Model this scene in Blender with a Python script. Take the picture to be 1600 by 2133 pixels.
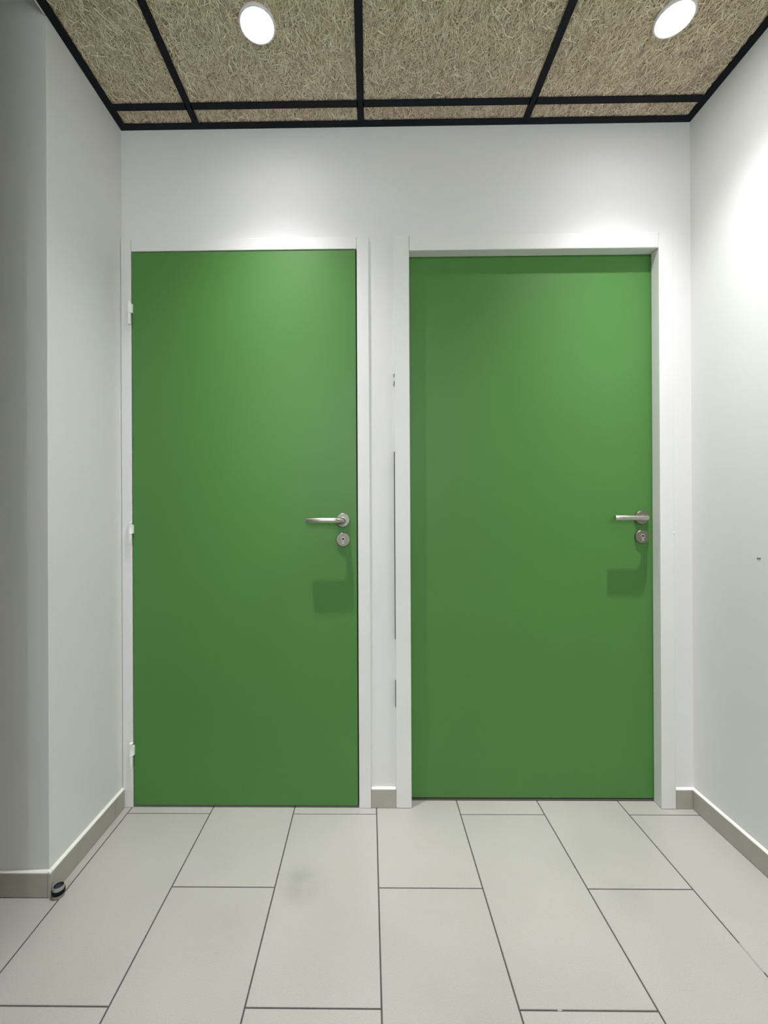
import bpy, bmesh, math, random
import numpy as np
from mathutils import Matrix, Vector

for o in list(bpy.data.objects):
    bpy.data.objects.remove(o, do_unlink=True)
scene = bpy.context.scene
col = scene.collection

# ------------------------------------------------------------------ camera
# world: X right along the door wall, Y away from the viewer (door wall face at Y = 0), Z up, metres
F_PX, CAM_D, CAM_H = 890.84, 1.5844, 1.0944
YAW, PITCH, ROLL = -0.01152, 0.00096, -0.0048
CX, CY = 758.49, 1063.43
cam_d = bpy.data.cameras.new('camera')
cam_d.sensor_fit = 'VERTICAL'
cam_d.sensor_height = 24.0
cam_d.lens = F_PX * 24.0 / 2133.0
cam_d.shift_x = (800.0 - CX) / 2133.0
cam_d.shift_y = -(1066.5 - CY) / 2133.0
cam_d.clip_start = 0.02
cam = bpy.data.objects.new('camera', cam_d)
col.objects.link(cam)
scene.camera = cam
cw, sw = math.cos(YAW), math.sin(YAW)
cp, sp = math.cos(PITCH), math.sin(PITCH)
cr, sr = math.cos(ROLL), math.sin(ROLL)
vx = Vector((cw, -sw, 0)); vy0 = Vector((sw, cw, 0)); vz0 = Vector((0, 0, 1))
fwd = cp * vy0 + sp * vz0
up1 = -sp * vy0 + cp * vz0
right = cr * vx + sr * up1
up = -sr * vx + cr * up1
m = Matrix((right, up, -fwd)).transposed().to_4x4()
m.translation = Vector((0, -CAM_D, CAM_H))
cam.matrix_world = m

# ------------------------------------------------------------------ world, exposure, lamp strength
world = bpy.data.worlds.new('world')
scene.world = world
world.use_nodes = True
world.node_tree.nodes['Background'].inputs[0].default_value = (0.6, 0.7, 0.8, 1)
world.node_tree.nodes['Background'].inputs[1].default_value = 0.02
vs = scene.view_settings
vs.view_transform = 'Standard'
vs.look = 'None'
vs.gamma = 1.0
vs.use_curve_mapping = False
vs.exposure = -0.18
scene.cycles.max_bounces = 8
scene.cycles.diffuse_bounces = 6
scene.cycles.glossy_bounces = 3

SPOT_W = 205.0          # the two downlights by the doors
SPOT_COL = (0.985, 0.96, 1.0)
BACK_W = 54.0          # cool downlight in the corridor behind the viewer
BACK_COL = (0.86, 0.95, 1.0)
FILL_GLOW = 16.5              # soft fill from a glowing pane added at the unseen corridor end
FILL_COL = (0.89, 0.93, 1.0)

# room dimensions
H = 2.5177             # suspended ceiling, underside of the grid
XL, XR = -0.9180, 1.186
YRET = -0.371          # where the left wall turns the corner
XFAR = -2.5            # end of the side passage
YNEAR = -1.1           # near side of the side passage
XNEAR = -0.80
YEND = -4.0            # wall far behind the viewer
WX0, WX1, WZ0, WZ1 = -0.66, 0.20, 1.50, 2.45   # added glowing fill pane in that wall
HP = 2.80              # plain ceiling of the side passage

# ------------------------------------------------------------------ materials
def nodes_of(name):
    mt = bpy.data.materials.new(name)
    mt.use_nodes = True
    nt = mt.node_tree
    return mt, nt, nt.nodes['Principled BSDF']

def mat(name, colour, rough=0.5, metal=0.0, var=0.04, vscale=3.0, bump=0.0, bscale=300.0, spec=0.5, detail=1.0):
    """principled material with a little procedural colour variation and fine relief"""
    mt, nt, b = nodes_of(name)
    b.inputs['Roughness'].default_value = rough
    b.inputs['Metallic'].default_value = metal
    b.inputs['Specular IOR Level'].default_value = spec
    g = nt.nodes.new('ShaderNodeNewGeometry')
    n = nt.nodes.new('ShaderNodeTexNoise')
    n.inputs['Scale'].default_value = vscale
    n.inputs['Detail'].default_value = detail
    nt.links.new(g.outputs['Position'], n.inputs['Vector'])
    r = nt.nodes.new('ShaderNodeValToRGB')
    c = colour
    r.color_ramp.elements[0].position = 0.3
    r.color_ramp.elements[1].position = 0.7
    r.color_ramp.elements[0].color = (c[0]*(1-var), c[1]*(1-var), c[2]*(1-var), 1)
    r.color_ramp.elements[1].color = (min(1, c[0]*(1+var)), min(1, c[1]*(1+var)), min(1, c[2]*(1+var)), 1)
    nt.links.new(n.outputs['Fac'], r.inputs['Fac'])
    nt.links.new(r.outputs['Color'], b.inputs['Base Color'])
    if bump > 0:
        n2 = nt.nodes.new('ShaderNodeTexNoise')
        n2.inputs['Scale'].default_value = bscale
        n2.inputs['Detail'].default_value = 3.0
        nt.links.new(g.outputs['Position'], n2.inputs['Vector'])
        bp = nt.nodes.new('ShaderNodeBump')
        bp.inputs['Strength'].default_value = bump
        bp.inputs['Distance'].default_value = 0.001
        nt.links.new(n2.outputs['Fac'], bp.inputs['Height'])
        nt.links.new(bp.outputs['Normal'], b.inputs['Normal'])
    return mt

M = {}
M['wall'] = mat('white_wall_paint', (0.755, 0.755, 0.74), 0.65, var=0.012, vscale=2.0, detail=0.0, spec=0.25)
M['frame'] = mat('white_gloss_paint', (0.755, 0.757, 0.735), 0.5, spec=0.4, var=0.012, vscale=5, detail=0.0)
M['hinge'] = mat('white_hinge_paint', (0.86, 0.865, 0.84), 0.35, var=0.01)
M['green'] = mat('green_door_laminate', (0.078, 0.222, 0.050), 0.44, spec=0.28, var=0.03, vscale=1.6, detail=1.0)
M['edge'] = mat('dark_green_door_edge', (0.05, 0.10, 0.04), 0.6)
M['gap_shade'] = mat('black_gap_shade', (0.012, 0.014, 0.012), 0.8)
M['threshold'] = mat('dark_threshold', (0.09, 0.085, 0.07), 0.7)
M['steel'] = mat('brushed_steel', (0.52, 0.50, 0.44), 0.30, metal=1.0, var=0.02, vscale=20)
M['steel_darkened'] = mat('darkened_steel', (0.27, 0.26, 0.215), 0.38, metal=1.0, var=0.02, vscale=20)  # darkened in the colour to stand in for a dark reflection on the roses
M['hole'] = mat('keyhole_black', (0.006, 0.006, 0.006), 0.9)
M['bar'] = mat('black_grid_metal', (0.006, 0.007, 0.011), 0.6, var=0.1, vscale=8, spec=0.2)
M['skirt'] = mat('taupe_skirting_tile', (0.40, 0.385, 0.33), 0.5, var=0.06, vscale=14, bump=0.1)
M['bead'] = mat('white_sealant', (0.82, 0.82, 0.78), 0.35, var=0.02, vscale=30, bump=0.2, bscale=80)
M['grout'] = mat('grey_grout', (0.075, 0.072, 0.066), 0.9, var=0.12, vscale=40)
M['filler'] = mat('pale_grout_filler', (0.40, 0.395, 0.36), 0.8)
M['rubber'] = mat('black_rubber', (0.004, 0.004, 0.0045), 0.6, spec=0.2)
M['stop_grey'] = mat('grey_door_stop_plastic', (0.30, 0.305, 0.30), 0.38, var=0.05, vscale=80)
M['stop_in'] = mat('dark_grey_plastic', (0.035, 0.035, 0.04), 0.6)
M['mark'] = mat('dark_scuff', (0.10, 0.10, 0.10), 0.8)
M['plaster'] = mat('white_ceiling_paint', (0.83, 0.84, 0.82), 0.7, var=0.015)
M['dark_leaf'] = mat('added_dark_leaf', (0.03, 0.032, 0.034), 0.5)
M['ring'] = mat('white_lamp_ring', (0.75, 0.75, 0.75), 0.4)

def floor_material():
    mt, nt, b = nodes_of('pale_porcelain_tile')
    b.inputs['Roughness'].default_value = 0.46
    g = nt.nodes.new('ShaderNodeNewGeometry')
    oi = nt.nodes.new('ShaderNodeObjectInfo')
    n = nt.nodes.new('ShaderNodeTexNoise'); n.inputs['Scale'].default_value = 2.6; n.inputs['Detail'].default_value = 2
    nt.links.new(g.outputs['Position'], n.inputs['Vector'])
    r = nt.nodes.new('ShaderNodeValToRGB')
    r.color_ramp.elements[0].position = 0.28; r.color_ramp.elements[0].color = (0.395, 0.387, 0.348, 1)
    r.color_ramp.elements[1].position = 0.62; r.color_ramp.elements[1].color = (0.438, 0.429, 0.389, 1)
    nt.links.new(n.outputs['Fac'], r.inputs['Fac'])
    # fine speckle of the porcelain
    n2 = nt.nodes.new('ShaderNodeTexNoise'); n2.inputs['Scale'].default_value = 420; n2.inputs['Detail'].default_value = 0
    nt.links.new(g.outputs['Position'], n2.inputs['Vector'])
    mr = nt.nodes.new('ShaderNodeMapRange')
    mr.inputs['From Min'].default_value = 0.3; mr.inputs['From Max'].default_value = 0.7
    mr.inputs['To Min'].default_value = 0.95; mr.inputs['To Max'].default_value = 1.04
    nt.links.new(n2.outputs['Fac'], mr.inputs['Value'])
    # per tile tone
    mo = nt.nodes.new('ShaderNodeMapRange')
    mo.inputs['To Min'].default_value = 0.975; mo.inputs['To Max'].default_value = 1.02
    nt.links.new(oi.outputs['Random'], mo.inputs['Value'])
    mm = nt.nodes.new('ShaderNodeMath'); mm.operation = 'MULTIPLY'
    nt.links.new(mr.outputs[0], mm.inputs[0]); nt.links.new(mo.outputs[0], mm.inputs[1])
    # a few grey scuffs walked into the tiles, each with its own ragged shape
    last = mm.outputs[0]
    nr = nt.nodes.new('ShaderNodeTexNoise'); nr.inputs['Scale'].default_value = 11; nr.inputs['Detail'].default_value = 3
    nt.links.new(g.outputs['Position'], nr.inputs['Vector'])
    rag = nt.nodes.new('ShaderNodeMapRange'); rag.inputs['From Min'].default_value = 0.30; rag.inputs['From Max'].default_value = 0.66
    nt.links.new(nr.outputs['Fac'], rag.inputs['Value'])
    for (sx, sy, rad, amt) in ((-0.205, -0.33, 0.095, 0.13), (-0.40, -0.47, 0.11, 0.05), (0.72, -0.36, 0.10, 0.05)):
        vd = nt.nodes.new('ShaderNodeVectorMath'); vd.operation = 'DISTANCE'
        vd.inputs[1].default_value = (sx, sy, 0)
        nt.links.new(g.outputs['Position'], vd.inputs[0])
        q = nt.nodes.new('ShaderNodeMapRange'); q.interpolation_type = 'SMOOTHSTEP'
        q.inputs['From Min'].default_value = 0.0; q.inputs['From Max'].default_value = rad
        q.inputs['To Min'].default_value = amt * 2.0; q.inputs['To Max'].default_value = 0.0
        nt.links.new(vd.outputs['Value'], q.inputs['Value'])
        w = nt.nodes.new('ShaderNodeMath'); w.operation = 'MULTIPLY'
        nt.links.new(q.outputs[0], w.inputs[0]); nt.links.new(rag.outputs[0], w.inputs[1])
        iv = nt.nodes.new('ShaderNodeMath'); iv.operation = 'SUBTRACT'; iv.inputs[0].default_value = 1.0
        nt.links.new(w.outputs[0], iv.inputs[1])
        k = nt.nodes.new('ShaderNodeMath'); k.operation = 'MULTIPLY'
        nt.links.new(last, k.inputs[0]); nt.links.new(iv.outputs[0], k.inputs[1])
        last = k.outputs[0]
    vm = nt.nodes.new('ShaderNodeVectorMath'); vm.operation = 'SCALE'
    nt.links.new(r.outputs['Color'], vm.inputs[0]); nt.links.new(last, vm.inputs['Scale'])
    nt.links.new(vm.outputs['Vector'], b.inputs['Base Color'])
    return mt
M['tile'] = floor_material()

def fibre_material():
    mt, nt, b = nodes_of('wood_wool_fibre')
    b.inputs['Roughness'].default_value = 0.85
    b.inputs['Specular IOR Level'].default_value = 0.2
    a = nt.nodes.new('ShaderNodeAttribute'); a.attribute_name = 'tone'
    r = nt.nodes.new('ShaderNodeValToRGB')
    r.color_ramp.elements[0].color = (0.36, 0.285, 0.185, 1)
    r.color_ramp.elements[1].color = (1.0, 0.92, 0.74, 1)
    e = r.color_ramp.elements.new(0.5); e.color = (0.78, 0.66, 0.475, 1)
    nt.links.new(a.outputs['Fac'], r.inputs['Fac'])
    nt.links.new(r.outputs['Color'], b.inputs['Base Color'])
    return mt
M['fibre'] = fibre_material()
M['panel'] = mat('wood_wool_board', (0.46, 0.375, 0.26), 0.9, var=0.35, vscale=160, bump=0.8, bscale=260)

def glow_material():
    mt, nt, b = nodes_of('lit_lamp_diffuser')
    b.inputs['Base Color'].default_value = (0.9, 0.9, 0.9, 1)
    lw = nt.nodes.new('ShaderNodeTexNoise'); lw.inputs['Scale'].default_value = 30
    mr = nt.nodes.new('ShaderNodeMapRange'); mr.inputs['To Min'].default_value = 14; mr.inputs['To Max'].default_value = 18
    nt.links.new(lw.outputs['Fac'], mr.inputs['Value'])
    b.inputs['Emission Color'].default_value = (0.95, 1.0, 0.98, 1)
    nt.links.new(mr.outputs[0], b.inputs['Emission Strength'])
    return mt
M['glow'] = glow_material()

def fill_material():
    mt, nt, b = nodes_of('added_fill_glow')
    b.inputs['Base Color'].default_value = (0.8, 0.82, 0.83, 1)
    b.inputs['Roughness'].default_value = 0.5
    g = nt.nodes.new('ShaderNodeNewGeometry')
    n = nt.nodes.new('ShaderNodeTexNoise'); n.inputs['Scale'].default_value = 1.5
    nt.links.new(g.outputs['Position'], n.inputs['Vector'])
    mr = nt.nodes.new('ShaderNodeMapRange'); mr.inputs['To Min'].default_value = FILL_GLOW*0.9; mr.inputs['To Max'].default_value = FILL_GLOW*1.1
    nt.links.new(n.outputs['Fac'], mr.inputs['Value'])
    b.inputs['Emission Color'].default_value = (*FILL_COL, 1)
    nt.links.new(mr.outputs[0], b.inputs['Emission Strength'])
    return mt
M['fill_emit'] = fill_material()

# ------------------------------------------------------------------ mesh helpers
def finish(name, bm, material, parent=None, smooth=False, angle=None):
    me = bpy.data.meshes.new(name)
    bmesh.ops.recalc_face_normals(bm, faces=bm.faces[:])
    bm.to_mesh(me); bm.free()
    if smooth:
        for p in me.polygons: p.use_smooth = True
        if angle is not None:
            me.set_sharp_from_angle(angle=math.radians(angle))
    me.materials.append(material)
    return link(name, me, parent)

def link(name, me, parent=None, loc=None):
    o = bpy.data.objects.new(name, me)
    col.objects.link(o)
    if loc is not None: o.location = loc
    if parent is not None: o.parent = parent; o.matrix_parent_inverse = Matrix.Translation(-parent.location)
    return o

def empty(name, loc=(0, 0, 0)):
    o = bpy.data.objects.new(name, None)
    o.empty_display_size = 0.05
    o.location = loc
    col.objects.link(o)
    return o

def tag(o, label=None, cat=None, group=None, kind=None):
    if label: o['label'] = label
    if cat: o['category'] = cat
    if group: o['group'] = group
    if kind: o['kind'] = kind
    return o

def add_box(bm, x0, x1, y0, y1, z0, z1):
    v = [bm.verts.new(p) for p in ((x0, y0, z0), (x1, y0, z0), (x1, y1, z0), (x0, y1, z0),
                                   (x0, y0, z1), (x1, y0, z1), (x1, y1, z1), (x0, y1, z1))]
    fs = [bm.faces.new([v[i] for i in q]) for q in ((0, 3, 2, 1), (4, 5, 6, 7), (0, 1, 5, 4), (1, 2, 6, 5), (2, 3, 7, 6), (3, 0, 4, 7))]
    return v, fs

def box(name, x0, x1, y0, y1, z0, z1, material, parent=None, bevel=0.0, seg=1):
    bm = bmesh.new()
    add_box(bm, x0, x1, y0, y1, z0, z1)
    if bevel > 0:
        bmesh.ops.bevel(bm, geom=bm.edges[:], offset=bevel, segments=seg, affect='EDGES', profile=0.5)
    return finish(name, bm, material, parent)

def extrude_profile(name, pts, axis, a, b, material, parent=None, bevel=0.0, seg=2):
    """closed 2-D outline swept along an axis; axis 'z': pts=(x,y); 'x': pts=(y,z); 'y': pts=(x,z)"""
    bm = bmesh.new()
    def P(p, t):
        return {'z': (p[0], p[1], t), 'x': (t, p[0], p[1]), 'y': (p[0], t, p[1])}[axis]
    A = [bm.verts.new(P(p, a)) for p in pts]
    B = [bm.verts.new(P(p, b)) for p in pts]
    bm.faces.new(A); bm.faces.new(B[::-1])
    n = len(pts)
    for i in range(n):
        bm.faces.new((A[i], B[i], B[(i+1) % n], A[(i+1) % n]))
    if bevel > 0:
        bmesh.ops.bevel(bm, geom=bm.edges[:], offset=bevel, segments=seg, affect='EDGES', profile=0.5)
    return finish(name, bm, material, parent)

def lathe(bm, prof, axis_origin, axis='z', n=40, cap0=True, cap1=True):
    """prof: list of (radius, height)"""
    ox, oy, oz = axis_origin
    rings = []
    for r, h in prof:
        ring = []
        for k in range(n):
            a = 2 * math.pi * k / n
            c, s = r * math.cos(a), r * math.sin(a)
            if axis == 'z': p = (ox + c, oy + s, oz + h)
            else: p = (ox + c, oy - h, oz + s)         # axis '-y': height runs towards the viewer
            ring.append(bm.verts.new(p))
        rings.append(ring)
    for a, b in zip(rings[:-1], rings[1:]):
        for k in range(n):
            bm.faces.new((a[k], a[(k+1) % n], b[(k+1) % n], b[k]))
    if cap0: bm.faces.new(rings[0][::-1])
    if cap1: bm.faces.new(rings[-1])

def lathe_obj(name, prof, origin, material, parent=None, axis='z', n=40, cap0=True, cap1=True, angle=35):
    bm = bmesh.new()
    lathe(bm, prof, origin, axis, n, cap0, cap1)
    return finish(name, bm, material, parent, smooth=True, angle=angle)

def tube(name, path, radii, material, parent=None, n=20):
    bm = bmesh.new()
    P = [Vector(p) for p in path]
    rings = []
    ref = Vector((0, 0, 1))
    for i, p in enumerate(P):
        t = (P[min(i+1, len(P)-1)] - P[max(i-1, 0)]).normalized()
        u = ref.cross(t).normalized(); w = t.cross(u).normalized()
        r = radii[i] if isinstance(radii, (list, tuple)) else radii
        rings.append([bm.verts.new(p + r * (math.cos(2*math.pi*k/n) * u + math.sin(2*math.pi*k/n) * w)) for k in range(n)])
    for a, b in zip(rings[:-1], rings[1:]):
        for k in range(n):
            bm.faces.new((a[k], a[(k+1) % n], b[(k+1) % n], b[k]))
    bm.faces.new(rings[0][::-1]); bm.faces.new(rings[-1])
    return finish(name, bm, material, parent, smooth=True, angle=40)

# ------------------------------------------------------------------ walls
def wall_with_openings(name, x0, x1, z0, z1, holes, y0, y1, material):
    xs = sorted({x0, x1} | {h[0] for h in holes} | {h[1] for h in holes})
    zs = sorted({z0, z1} | {h[2] for h in holes} | {h[3] for h in holes})
    solid = lambda cx, cz: x0 < cx < x1 and z0 < cz < z1 and not any(h[0] < cx < h[1] and h[2] < cz < h[3] for h in holes)
    bm = bmesh.new()
    def quad(*p): bm.faces.new([bm.verts.new(q) for q in p])
    for a, b in zip(xs[:-1], xs[1:]):
        for c, d in zip(zs[:-1], zs[1:]):
            mx, mz = (a+b)/2, (c+d)/2
            if not solid(mx, mz): continue
            for y in (y0, y1): quad((a, y, c), (b, y, c), (b, y, d), (a, y, d))
            e = 1e-4
            if not solid(a-e, mz): quad((a, y0, c), (a, y1, c), (a, y1, d), (a, y0, d))
            if not solid(b+e, mz): quad((b, y0, c), (b, y1, c), (b, y1, d), (b, y0, d))
            if not solid(mx, c-e): quad((a, y0, c), (b, y0, c), (b, y1, c), (a, y1, c))
            if not solid(mx, d+e): quad((a, y0, d), (b, y0, d), (b, y1, d), (a, y1, d))
    bmesh.ops.remove_doubles(bm, verts=bm.verts[:], dist=1e-5)
    return finish(name, bm, material)

# left door opening and frame
L_IN0, L_IN1, L_TOP = -0.8790, -0.0410, 2.0610       # inside of the frame
L_OUT0, L_OUT1, L_OTOP = XL + 0.0015, 0.0030, 2.1045
# right door frame
R_IN0, R_IN1, R_TOP = 0.1520, 1.0640, 2.0525
R_OUT0, R_OUT1, R_OTOP = 0.0950, 1.1165, 2.1100
FY = -0.010                                          # front face of both frames
WT = 0.12

w = wall_with_openings('wall_back', XL, XR, 0.0, HP,
    [(XL + 0.001, L_OUT1 - 0.012, -0.1, L_OTOP - 0.012), (R_OUT0 + 0.012, R_OUT1 - 0.012, -0.1, R_OTOP - 0.012)], 0.0, WT, M['wall'])
tag(w, 'white painted wall holding the two green doors', 'wall', kind='structure')
tag(box('wall_left', XFAR, XL, YRET, WT, 0, HP, M['wall'], bevel=0.002, seg=2), 'white wall left of the doors, turning a corner', 'wall', kind='structure')
wr = tag(box('wall_right', XR, XR + 0.12, YEND, WT, 0, HP, M['wall']), 'white wall on the right beside the far door', 'wall', kind='structure')
tag(box('wall_near_left', XFAR, XNEAR, YEND, YNEAR, 0, HP, M['wall']), 'white wall block left of the corridor behind the viewer', 'wall', kind='structure')
tag(box('wall_far_left', XFAR - 0.12, XFAR, YNEAR, YRET, 0, HP, M['wall']), 'white wall closing the side passage on the left', 'wall', kind='structure')
wf = wall_with_openings('wall_front', XNEAR, XR, 0.0, HP, [(WX0, WX1, -0.1, WZ1)], YEND - 0.12, YEND, M['wall'])
tag(wf, 'white wall closing the corridor behind the viewer', 'wall', kind='structure')
wi = tag(empty('fill_window_1', ((WX0 + WX1)/2, YEND, WZ0)), 'added glowing fill pane at the corridor end behind the viewer', 'fill_window', kind='structure')  # unseen emitter, added to fill the room with soft cool light
box('fill_pane_frame', WX0, WX0 + 0.05, YEND - 0.09, YEND - 0.03, WZ0, WZ1, M['frame'], wi, bevel=0.003)
box('fill_pane_frame', WX1 - 0.05, WX1, YEND - 0.09, YEND - 0.03, WZ0, WZ1, M['frame'], wi, bevel=0.003)
box('fill_pane_frame', WX0 + 0.05, WX1 - 0.05, YEND - 0.09, YEND - 0.03, WZ0, WZ0 + 0.05, M['frame'], wi, bevel=0.003)
box('fill_pane_frame', WX0 + 0.05, WX1 - 0.05, YEND - 0.09, YEND - 0.03, WZ1 - 0.05, WZ1, M['frame'], wi, bevel=0.003)
box('fill_pane', WX0 + 0.04, WX1 - 0.04, YEND - 0.066, YEND - 0.058, WZ0 + 0.04, WZ1 - 0.04, M['fill_emit'], wi)
ed = tag(empty('added_dark_door', ((WX0 + WX1)/2, YEND, 0)), 'added unseen charcoal leaf behind the viewer for dark reflections', 'door', kind='structure')
box('door_leaf', WX0 + 0.004, WX1 - 0.004, YEND - 0.09, YEND - 0.03, 0.008, WZ0 - 0.003, M['dark_leaf'], ed, bevel=0.002)  # unseen dark leaf, added so the steel roses mirror something dark
box('kick_plate', WX0 + 0.06, WX1 - 0.06, YEND - 0.03, YEND - 0.0285, 0.05, 0.22, M['steel_darkened'], ed)
# small dark nick in the right wall paint
bm = bmesh.new()
add_box(bm, XR - 0.0012, XR + 0.001, -0.275, -0.262, 0.9425, 0.9458)
bmesh.ops.bevel(bm, geom=bm.edges[:], offset=0.0008, segments=1, affect='EDGES')
tag(finish('paint_nick', bm, M['mark'], wr), 'small dark nick in the paint')

# ------------------------------------------------------------------ floor: grout bed and single tiles
S, X0, Y0, J, TH = 0.302, -0.8836, -0.0387, 0.0036, 0.008
fl = tag(box('floor', XFAR, XR, YEND, WT + 0.4, -0.08, -0.0012, M['grout']), 'pale porcelain tile floor laid in half bond', 'floor', kind='structure')
def tile_mesh(wx, wy):
    bm = bmesh.new()
    add_box(bm, -wx/2, wx/2, -wy/2, wy/2, -TH, 0)
    top = [e for e in bm.edges if all(abs(v.co.z) < 1e-6 for v in e.verts)]
    bmesh.ops.bevel(bm, geom=top, offset=0.0009, segments=1, affect='EDGES')
    bmesh.ops.recalc_face_normals(bm, faces=bm.faces[:])
    me = bpy.data.meshes.new('tile'); bm.to_mesh(me); bm.free()
    me.materials.append(M['tile'])
    return me
cache = {}
for i in range(-6, 8):
    a, b = X0 + S*i + J/2, X0 + S*(i+1) - J/2
    a, b = max(a, XFAR), min(b, XR - 0.004)
    if b - a < 0.01: continue
    off = 0 if i % 2 == 0 else 1
    if i == -1: off = 1.10             # cut strip along the left wall
    for q in range(-3, 12):
        c = Y0 - S*(off + 2*q) - J/2          # far edge of the tile is nearer the doors
        d = c - 2*S + J
        c, d = min(c, WT + 0.3), max(d, YEND)
        if c - d < 0.01: continue
        # skip what lies wholly under a wall
        def parts():
            aa, bb, cc, dd = a, b, c, d
            if bb <= XL: cc = min(cc, YRET)
            if bb <= XNEAR: dd = max(dd, YNEAR)
            return aa, bb, cc, dd
        aa, bb, cc, dd = parts()
        if cc - dd < 0.01: continue
        key = (round(bb-aa, 4), round(cc-dd, 4))
        if key not in cache: cache[key] = tile_mesh(*key)
        t = link('tile', cache[key], fl, ((aa+bb)/2, (cc+dd)/2, 0))
# places where pale filler closes the joints
fx = X0 + 6*S
box('joint_filler', fx - 0.0014, fx + 0.0014, -0.562, -0.494, -0.002, -0.0002, M['filler'], fl)
box('joint_filler', 0.407, 0.417, Y0 - 2*S - 0.0014, Y0 - 2*S + 0.0014, -0.002, 0.0002, M['filler'], fl)

# ------------------------------------------------------------------ suspended ceiling
ce = tag(box('ceiling', XL - 0.004, XR, YEND, 0.0, H + 0.06, H + 0.10, M['plaster']), 'wood wool panel ceiling hung in a black metal grid', 'ceiling', kind='structure')
tag(box('ceiling_passage', XFAR, XL - 0.004, YEND, YRET, HP, HP + 0.08, M['plaster']), 'plain white ceiling of the side passage', 'ceiling', kind='structure')
tag(box('trim_3', XL - 0.006, XL - 0.001, YEND, YRET - 0.002, H + 0.0005, HP, M['wall']), 'white upstand along the edge of the hung ceiling', 'trim', kind='structure')
BW = 0.024
TX = [-0.628, -0.0235, 0.5785]
CYB = [-0.0895 - 0.60*k for k in range(0, 8)]
bt = 0.0030
def bar(x0, x1, y0, y1, name='grid_bar'):
    bm = bmesh.new()
    add_box(bm, x0, x1, y0, y1, H, H + bt)
    cx, cy = (x0+x1)/2, (y0+y1)/2
    if y1 - y0 > x1 - x0: add_box(bm, cx-0.002, cx+0.002, y0, y1, H + bt, H + 0.045)
    else: add_box(bm, x0, x1, cy-0.002, cy+0.002, H + bt, H + 0.045)
    return finish(name, bm, M['bar'], ce)
# wall angles round the edge
box('wall_angle', XL - 0.0005, XL + 0.025, YEND, -0.0, H, H + bt, M['bar'], ce)
box('wall_angle', XR - 0.024, XR + 0.0005, YEND, -0.0, H, H + bt, M['bar'], ce)
box('wall_angle', XL, XR, -0.025, 0.0005, H + 0.0001, H + bt, M['bar'], ce)
for x in TX: bar(x - BW/2, x + BW/2, YEND, -0.02)
xe = [XL + 0.02] + TX + [XR - 0.02]
for y in CYB:
    for a, b in zip(xe[:-1], xe[1:]):
        bar(a + 0.008, b - 0.008, y - BW/2, y + BW/2, 'cross_bar')

rng = np.random.default_rng(7)
def fibre_mesh(wx, wy, n):
    """n curly flat wood shavings pressed over a wx by wy board, facing down"""
    cx = rng.uniform(-wx/2, wx/2, n); cy = rng.uniform(-wy/2, wy/2, n)
    ang = np.where(rng.random(n) < 0.75, rng.normal(math.pi/2, 0.6, n), rng.uniform(0, math.pi, n))
    L = rng.uniform(0.014, 0.050, n); W = rng.uniform(0.0009, 0.0024, n)
    curl = rng.normal(0, 0.6, n); z = -rng.uniform(0.0004, 0.0042, n); tone = np.clip(rng.normal(0.5, 0.24, n), 0, 1)
    tilt = rng.normal(0, 0.0009, n); roll = rng.normal(0, 0.5, n)
    K = 4
    V = np.zeros((n, K, 2, 3))
    for k in range(K):
        s = k/(K-1) - 0.5
        th = ang + curl*s
        px = cx + L*s*np.cos(ang + curl*s*0.5); py = cy + L*s*np.sin(ang + curl*s*0.5)
        for e, sg in enumerate((-1, 1)):
            V[:, k, e, 0] = px - sg*W/2*np.sin(th); V[:, k, e, 1] = py + sg*W/2*np.cos(th)
            V[:, k, e, 2] = z + tilt*s*2 + sg*W*0.35*np.sin(roll)
    V[..., 0] = np.clip(V[..., 0], -wx/2, wx/2); V[..., 1] = np.clip(V[..., 1], -wy/2, wy/2)
    V[..., 2] = np.clip(V[..., 2], -0.0048, -0.0001)
    base = np.arange(n)*K*2
    faces = np.stack([np.stack([base+2*k, base+2*k+1, base+2*k+3, base+2*k+2], 1) for k in range(K-1)], 1).reshape(-1, 4)
    me = bpy.data.meshes.new('fibres')
    nv, nf = n*K*2, len(faces)
    me.vertices.add(nv); me.vertices.foreach_set('co', V.reshape(-1))
    me.loops.add(nf*4); me.loops.foreach_set('vertex_index', faces.reshape(-1).astype(np.int32))
    me.polygons.add(nf); me.polygons.foreach_set('loop_start', (np.arange(nf)*4).astype(np.int32))
    me.update(calc_edges=True)
    at = me.attributes.new('tone', 'FLOAT', 'POINT'); at.data.foreach_set('value', np.repeat(tone, K*2).astype(np.float32))
    me.materials.append(M['fibre'])
    return me
PZ = H + bt + 0.0052
ye = [-0.012] + CYB + [YEND]
mcache = {}
for r_, (c, d) in enumerate(zip(ye[:-1], ye[1:])):
    for a, b in zip(xe[:-1], xe[1:]):
        wx, wy = round(b - a - 0.010, 4), round(c - d - 0.010, 4)
        if wy < 0.03: continue
        key = (wx, wy)
        if key not in mcache:
            bm = bmesh.new(); add_box(bm, -wx/2, wx/2, -wy/2, wy/2, 0, 0.025)
            bmesh.ops.recalc_face_normals(bm, faces=bm.faces[:])
            me = bpy.data.meshes.new('ceiling_panel'); bm.to_mesh(me); bm.free(); me.materials.append(M['panel'])
            mcache[key] = (me, fibre_mesh(wx - 0.002, wy - 0.002, int(max(300, 42000*wx*wy))))
        p = link('ceiling_panel', mcache[key][0], ce, ((a+b)/2, (c+d)/2, PZ))
        f = bpy.data.objects.new('fibres', mcache[key][1]); col.objects.link(f); f.parent = p
        f['kind'] = 'stuff'

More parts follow.
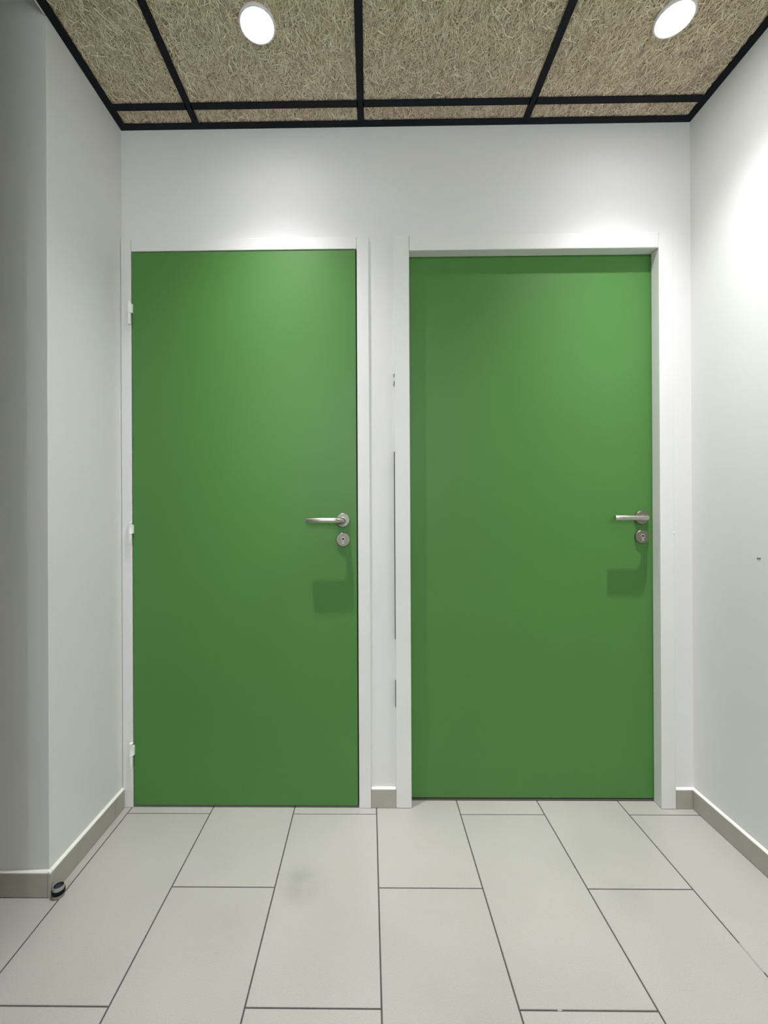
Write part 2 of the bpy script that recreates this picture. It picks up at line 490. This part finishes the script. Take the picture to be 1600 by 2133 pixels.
# ------------------------------------------------------------------ door frames
def frame_pieces(parent, xin0, xin1, top, xo0, xo1, otop, prof_l, prof_r, prof_h, bevel):
    extrude_profile('jamb', prof_l, 'z', 0.0005, otop, M['frame'], parent, bevel)
    extrude_profile('jamb', prof_r, 'z', 0.0005, otop, M['frame'], parent, bevel)
    extrude_profile('head', prof_h, 'x', xin0 + 0.0006, xin1 - 0.0006, M['frame'], parent, bevel)

t1 = tag(empty('trim_1', (L_OUT0, 0, 0)), 'white door frame around the flush left green door', 'door frame', kind='structure')
ST = 0.036    # stop behind the leaf
frame_pieces(t1, L_IN0, L_IN1, L_TOP, L_OUT0, L_OUT1, L_OTOP,
    [(L_OUT0, FY), (L_IN0, FY), (L_IN0, ST), (L_IN0 + 0.016, ST), (L_IN0 + 0.016, WT), (L_OUT0, WT)],
    [(L_OUT1, FY), (L_OUT1, 0.0), (L_OUT1, WT), (L_IN1 - 0.016, WT), (L_IN1 - 0.016, ST), (L_IN1, ST), (L_IN1, FY)],
    [(FY, L_OTOP), (FY, L_TOP), (ST, L_TOP), (ST, L_TOP - 0.016), (WT, L_TOP - 0.016), (WT, L_OTOP)], 0.0018)
box('gap_shade_strip', L_IN0 + 0.0002, L_IN0 + 0.003, 0.004, ST, 0.01, L_TOP - 0.0003, M['gap_shade'], t1)  # black strips added to paint the shade in the gaps round the leaf
box('gap_shade_strip', L_IN1 - 0.0042, L_IN1 - 0.0002, 0.000, ST, 0.01, L_TOP - 0.0003, M['gap_shade'], t1)
box('gap_shade_strip', L_IN0 + 0.003, L_IN1 - 0.0042, 0.000, ST, L_TOP - 0.0032, L_TOP - 0.0002, M['gap_shade'], t1)

t2 = tag(empty('trim_2', (R_OUT0, 0, 0)), 'white door frame around the recessed right green door', 'door frame', kind='structure')
SR = 0.035
frame_pieces(t2, R_IN0, R_IN1, R_TOP, R_OUT0, R_OUT1, R_OTOP,
    [(R_OUT0, FY), (R_IN0, FY), (R_IN0, SR), (R_IN0 - 0.014, SR), (R_IN0 - 0.014, WT), (R_OUT0, WT)],
    [(R_OUT1, FY), (R_OUT1, WT), (R_IN1 + 0.014, WT), (R_IN1 + 0.014, SR), (R_IN1, SR), (R_IN1, FY)],
    [(FY, R_OTOP), (FY, R_TOP), (SR, R_TOP), (SR, R_TOP + 0.012), (WT, R_TOP + 0.012), (WT, R_OTOP)], 0.0026)
# cracked-open joint between frame and wall
for z0, z1, wd in ((0.622, 1.312, 0.0014), (0.372, 0.470, 0.0010), (1.555, 1.572, 0.0012), (1.588, 1.600, 0.0011)):
    tag(box('open_joint', R_OUT0 - wd, R_OUT0 + 0.0003, -0.0105, -0.0005, z0, z1, M['hole'], t2), 'thin dark open joint')
# paint blob on the right jamb
bm = bmesh.new()
bmesh.ops.create_uvsphere(bm, u_segments=10, v_segments=6, radius=0.0035, matrix=Matrix.Translation((1.113, FY, 1.009)) @ Matrix.Scale(0.5, 4, (0, 1, 0)))
finish('paint_blob', bm, M['frame'], t2, smooth=True)

# ------------------------------------------------------------------ doors
def lever_set(door, x, y, z, length):
    """round-rose lever handle and key rose on a leaf whose face is at depth y"""
    ros = lathe_obj('handle_rose', [(0.0258, 0), (0.0258, 0.0065), (0.0248, 0.0084), (0.0240, 0.0090), (0.0125, 0.0090)], (x, y, z), M['steel_darkened'], door, axis='y', n=48, angle=14)
    lathe_obj('rose_collar', [(0.0118, 0.0090), (0.0118, 0.0125), (0.0105, 0.0130)], (x, y, z), M['steel'], ros, axis='y', n=32, cap0=False)
    R = 0.0098
    yo = y - 0.0540                      # axis of the grip
    rb = 0.030
    path = [(x, y - 0.006, z), (x, y - 0.020, z), (x, yo + rb, z)]
    for k in range(1, 9):
        a = math.pi/2 * k / 8
        path.append((x - rb + rb*math.cos(a), yo + rb - rb*math.sin(a), z))
    path += [(x - length*0.5, yo, z), (x - length + 0.002, yo, z), (x - length, yo, z)]
    rad = [R]*(len(path)-1) + [R - 0.0016]
    # the bend stays round in plan: outer side rounded a little
    tube('lever', path, rad, M['steel'], door, n=28)
    zk = z - 0.0715
    kr = lathe_obj('key_rose', [(0.0258, 0), (0.0258, 0.0065), (0.0248, 0.0084), (0.0240, 0.0091), (0.006, 0.0092)], (x + 0.0005, y, zk), M['steel_darkened'], door, axis='y', n=48, angle=14)
    # profile cylinder with its key slot
    bm = bmesh.new()
    lathe(bm, [(0.0085, 0.0095), (0.0085, 0.0108), (0.0078, 0.0113)], (x + 0.0005, y, zk + 0.003), 'y', 28)
    add_box(bm, x - 0.0045, x + 0.0055, y - 0.0108, y - 0.0095, zk - 0.016, zk + 0.002)
    finish('lock_cylinder', bm, M['steel'], kr)
    box('key_slot', x - 0.0042, x + 0.0052, y - 0.0120, y - 0.0110, zk + 0.0004, zk + 0.0050, M['hole'], kr, bevel=0.0003)

def hinge(door, x, y, z0, z1, dome):
    """two stacked white knuckles on the hanging side; the upper carries a small wing on to the leaf"""
    zm = z0 + (z1 - z0)*0.47
    h = lathe_obj('hinge', [(0.0052, 0.0), (0.0062, 0.0016), (0.0062, zm - z0 - 0.0008), (0.0056, zm - z0)], (x, y, z0), M['hinge'], door, n=24)
    hh = z1 - zm
    up_prof = [(0.0056, 0.0006), (0.0070, 0.0022), (0.0070, hh - 0.014), (0.0064, hh - 0.008), (0.0048, hh - 0.003), (0.0024, hh)] if dome else \
              [(0.0062, 0.0006), (0.0070, 0.0018), (0.0070, 0.005), (0.0066, 0.0062), (0.0066, hh - 0.003), (0.0070, hh - 0.0024), (0.0068, hh)]
    lathe_obj('knuckle', up_prof, (x + 0.0008, y, zm), M['hinge'], h, n=24)
    box('hinge_wing', x + 0.001, x + 0.0105, y - 0.001, y + 0.0085, zm + 0.003, z1 - 0.010, M['hinge'], h, bevel=0.0012, seg=2)
    box('hinge_wing', x - 0.0075, x + 0.001, y - 0.0005, y + 0.0055, z0 + 0.004, zm - 0.003, M['hinge'], h, bevel=0.0012, seg=2)

LY = -0.0075
d1 = tag(empty('door_1', (L_IN0, LY, 0)), 'flush green door with white hinges on its left side', 'door', kind='structure')
leaf = box('door_leaf', L_IN0 + 0.0030, L_IN1 - 0.0045, LY, LY + 0.040, 0.0085, L_TOP - 0.0035, M['green'], d1, bevel=0.0008, seg=2)
lever_set(d1, -0.0960, LY, 1.0610, 0.130)
hinge(d1, -0.8815, -0.0165, 1.7870, 1.8740, True)
hinge(d1, -0.8815, -0.0165, 0.9720, 1.0570, False)
hinge(d1, -0.8815, -0.0165, 0.1500, 0.2420, False)
RY = 0.0375
d2 = tag(empty('door_2', (R_IN0, RY, 0)), 'green door set back deep in its white frame on the right', 'door', kind='structure')
box('door_leaf', R_IN0 - 0.012, R_IN1 + 0.0105, RY, RY + 0.040, 0.0085, R_TOP + 0.0095, M['green'], d2, bevel=0.0008, seg=2)
lever_set(d2, 1.0235, RY, 1.0645, 0.128)
# dark sill strips under the leaves
tag(box('trim_4', L_IN0 + 0.001, L_IN1 - 0.001, 0.004, 0.10, 0.0, 0.0035, M['threshold']), 'dark sill strip under the flush left door', 'sill', kind='structure')
tag(box('trim_5', R_IN0 + 0.0005, R_IN1 - 0.0005, 0.034, 0.10, 0.0, 0.0045, M['threshold']), 'dark sill strip under the recessed right door', 'sill', kind='structure')

# ------------------------------------------------------------------ skirting tiles
SH, SD = 0.0685, 0.0090
def bead(name, pts, parent, r=0.0055):
    """white sealant on top of the skirting: a sloped fillet between tile and wall"""
    return None
def skirting(root, runs, axis, wallc, sgn, bead_span):
    """runs: (a, b) spans along the wall; wallc: wall face coordinate; sgn: direction into the room"""
    for a, b in runs:
        lo, hi = (wallc, wallc + sgn*SD) if sgn > 0 else (wallc + sgn*SD, wallc)
        if axis == 'x': box('skirting_tile', a, b, lo, hi, 0.0008, SH, M['skirt'], root, bevel=0.0008)
        else: box('skirting_tile', lo, hi, a, b, 0.0008, SH, M['skirt'], root, bevel=0.0008)
    a, b = bead_span
    f = wallc + sgn*(SD - 0.0004)
    prof = [(wallc, SH - 0.0002), (f, SH - 0.0002), (f, SH + 0.0020), (wallc + sgn*SD*0.45, SH + 0.0048), (wallc, SH + 0.0062)]
    extrude_profile('sealant_bead', prof, 'y' if axis == 'y_' else ('x' if axis == 'x' else 'y'), a, b, M['bead'], root)

bl = tag(empty('baseboard_left', (XL, 0, 0)), 'taupe skirting tiles with white sealant round the left wall corner', 'baseboard', kind='structure')
skirting(bl, [(YRET - SD, -0.0710), (-0.0690, FY - 0.001)], 'y', XL, 1, (YRET - SD + 0.001, FY - 0.001))
skirting(bl, [(XL - 0.60*(k+1) + 0.001, XL - 0.60*k - 0.001) for k in range(2)] + [(XFAR, XL - 1.201)], 'x', YRET, -1, (XFAR, XL + SD - 0.001))
bb = tag(empty('baseboard_back', (0.05, 0, 0)), 'short taupe skirting tile between the two door frames', 'baseboard', kind='structure')
skirting(bb, [(L_OUT1 + 0.0012, R_OUT0 - 0.0012)], 'x', 0.0, -1, (L_OUT1 + 0.001, R_OUT0 - 0.001))
br = tag(empty('baseboard_right', (XR, 0, 0)), 'taupe skirting tiles with white sealant along the right wall', 'baseboard', kind='structure')
skirting(br, [(R_OUT1 + 0.0012, XR)], 'x', 0.0, -1, (R_OUT1 - 0.004, XR))
skirting(br, [(-0.60*(k+1) - 0.001, -0.60*k - (0.0105 if k == 0 else 0.003)) for k in range(7)], 'y', XR, -1, (YEND, -0.0))

# ------------------------------------------------------------------ ceiling downlights
BEAM = [(0, 1.0000), (6, 0.9800), (9, 0.9200), (12, 0.8200), (15, 0.6600), (20, 0.4320), (25, 0.2960), (30, 0.1920), (35, 0.1200), (40, 0.0680), (45, 0.0332), (50, 0.0192), (55, 0.0144), (60, 0.0108), (66, 0.0072), (72, 0.0040), (80, 0.0016), (88, 0.0000)]
FLOOD = [(0, 1.0), (30, 0.95), (50, 0.85), (62, 0.75), (74, 0.66), (79, 0.40), (84, 0.12), (88, 0.0)]
def beam_nodes(ld, beam):
    """angular spread of the reflector lamp: intensity against angle from straight down"""
    ld.use_nodes = True
    nt = ld.node_tree
    em = nt.nodes['Emission']
    tc = nt.nodes.new('ShaderNodeTexCoord')
    sx_ = nt.nodes.new('ShaderNodeSeparateXYZ')
    nt.links.new(tc.outputs['Normal'], sx_.inputs[0])
    ab = nt.nodes.new('ShaderNodeMath'); ab.operation = 'ABSOLUTE'
    nt.links.new(sx_.outputs['Z'], ab.inputs[0])
    ac = nt.nodes.new('ShaderNodeMath'); ac.operation = 'ARCCOSINE'
    nt.links.new(ab.outputs[0], ac.inputs[0])
    dv = nt.nodes.new('ShaderNodeMath'); dv.operation = 'DIVIDE'; dv.inputs[1].default_value = math.pi/2
    nt.links.new(ac.outputs[0], dv.inputs[0])
    r = nt.nodes.new('ShaderNodeValToRGB'); r.color_ramp.interpolation = 'B_SPLINE'
    e = r.color_ramp.elements
    for k, (a, v) in enumerate(beam):
        el = e[k] if k < 2 else e.new(a/90)
        el.position = a/90; el.color = (v, v, v, 1)
    nt.links.new(dv.outputs[0], r.inputs['Fac'])
    nt.links.new(r.outputs['Color'], em.inputs['Strength'])

def downlight(x, y, watts, colour, label, beam=BEAM, rad=0.014):
    r = tag(empty('downlight', (x, y, H)), label, 'lamp', 'ceiling downlights')
    z = PZ - 0.0050
    lathe_obj('lamp_ring', [(0.0470, 0.004), (0.0530, 0.004), (0.0535, -0.0040), (0.0515, -0.0062), (0.0485, -0.0064), (0.0470, -0.0050), (0.0470, 0.004)], (x, y, z), M['ring'], r, n=40, cap0=False, cap1=False)
    lathe_obj('lamp_diffuser', [(0.0472, 0.0030), (0.0472, -0.0028), (0.036, -0.0036), (0.018, -0.0042), (0.004, -0.0044)], (x, y, z), M['glow'], r, n=40)
    ld = bpy.data.lights.new('lamp_light', 'SPOT')
    ld.energy = watts; ld.color = colour
    ld.spot_size = math.radians(178); ld.spot_blend = 0.0; ld.shadow_soft_size = rad
    beam_nodes(ld, beam)
    lo = bpy.data.objects.new('lamp_light', ld); col.objects.link(lo)
    lo.parent = r; lo.location = (0, 0, z - 0.012 - H)
    return r
downlight(-0.320, -0.338, SPOT_W, SPOT_COL, 'round lit ceiling downlight above the left green door')
downlight(0.893, -0.335, SPOT_W, SPOT_COL, 'round lit ceiling downlight above the right door by the right wall')
downlight(-0.230, -3.45, BACK_W, BACK_COL, 'lit downlight in the corridor behind the viewer', FLOOD)

# ------------------------------------------------------------------ door stop on the floor
sx, sy = -0.8912, -0.3730
ds = tag(empty('door_stop', (sx, sy, 0)), 'small grey round door stop with black rubber ring by left wall corner', 'door stop')
lathe_obj('stop_base', [(0.0142, 0.0), (0.0147, 0.0012), (0.0147, 0.0100)], (sx, sy, 0), M['stop_grey'], ds, n=40)
lathe_obj('rubber_ring', [(0.0140, 0.0092), (0.0158, 0.0096), (0.0165, 0.0115), (0.0165, 0.0190), (0.0158, 0.0208), (0.0140, 0.0212)], (sx, sy, 0), M['rubber'], ds, n=40)
lathe_obj('stop_cup', [(0.0147, 0.0200), (0.0147, 0.0302), (0.0140, 0.0313), (0.0131, 0.0310), (0.0127, 0.0300)], (sx, sy, 0), M['stop_grey'], ds, n=40, cap1=False)
lathe_obj('cup_hollow', [(0.0127, 0.0300), (0.0122, 0.0240), (0.0110, 0.0214)], (sx, sy, 0), M['stop_in'], ds, n=40, cap0=False)
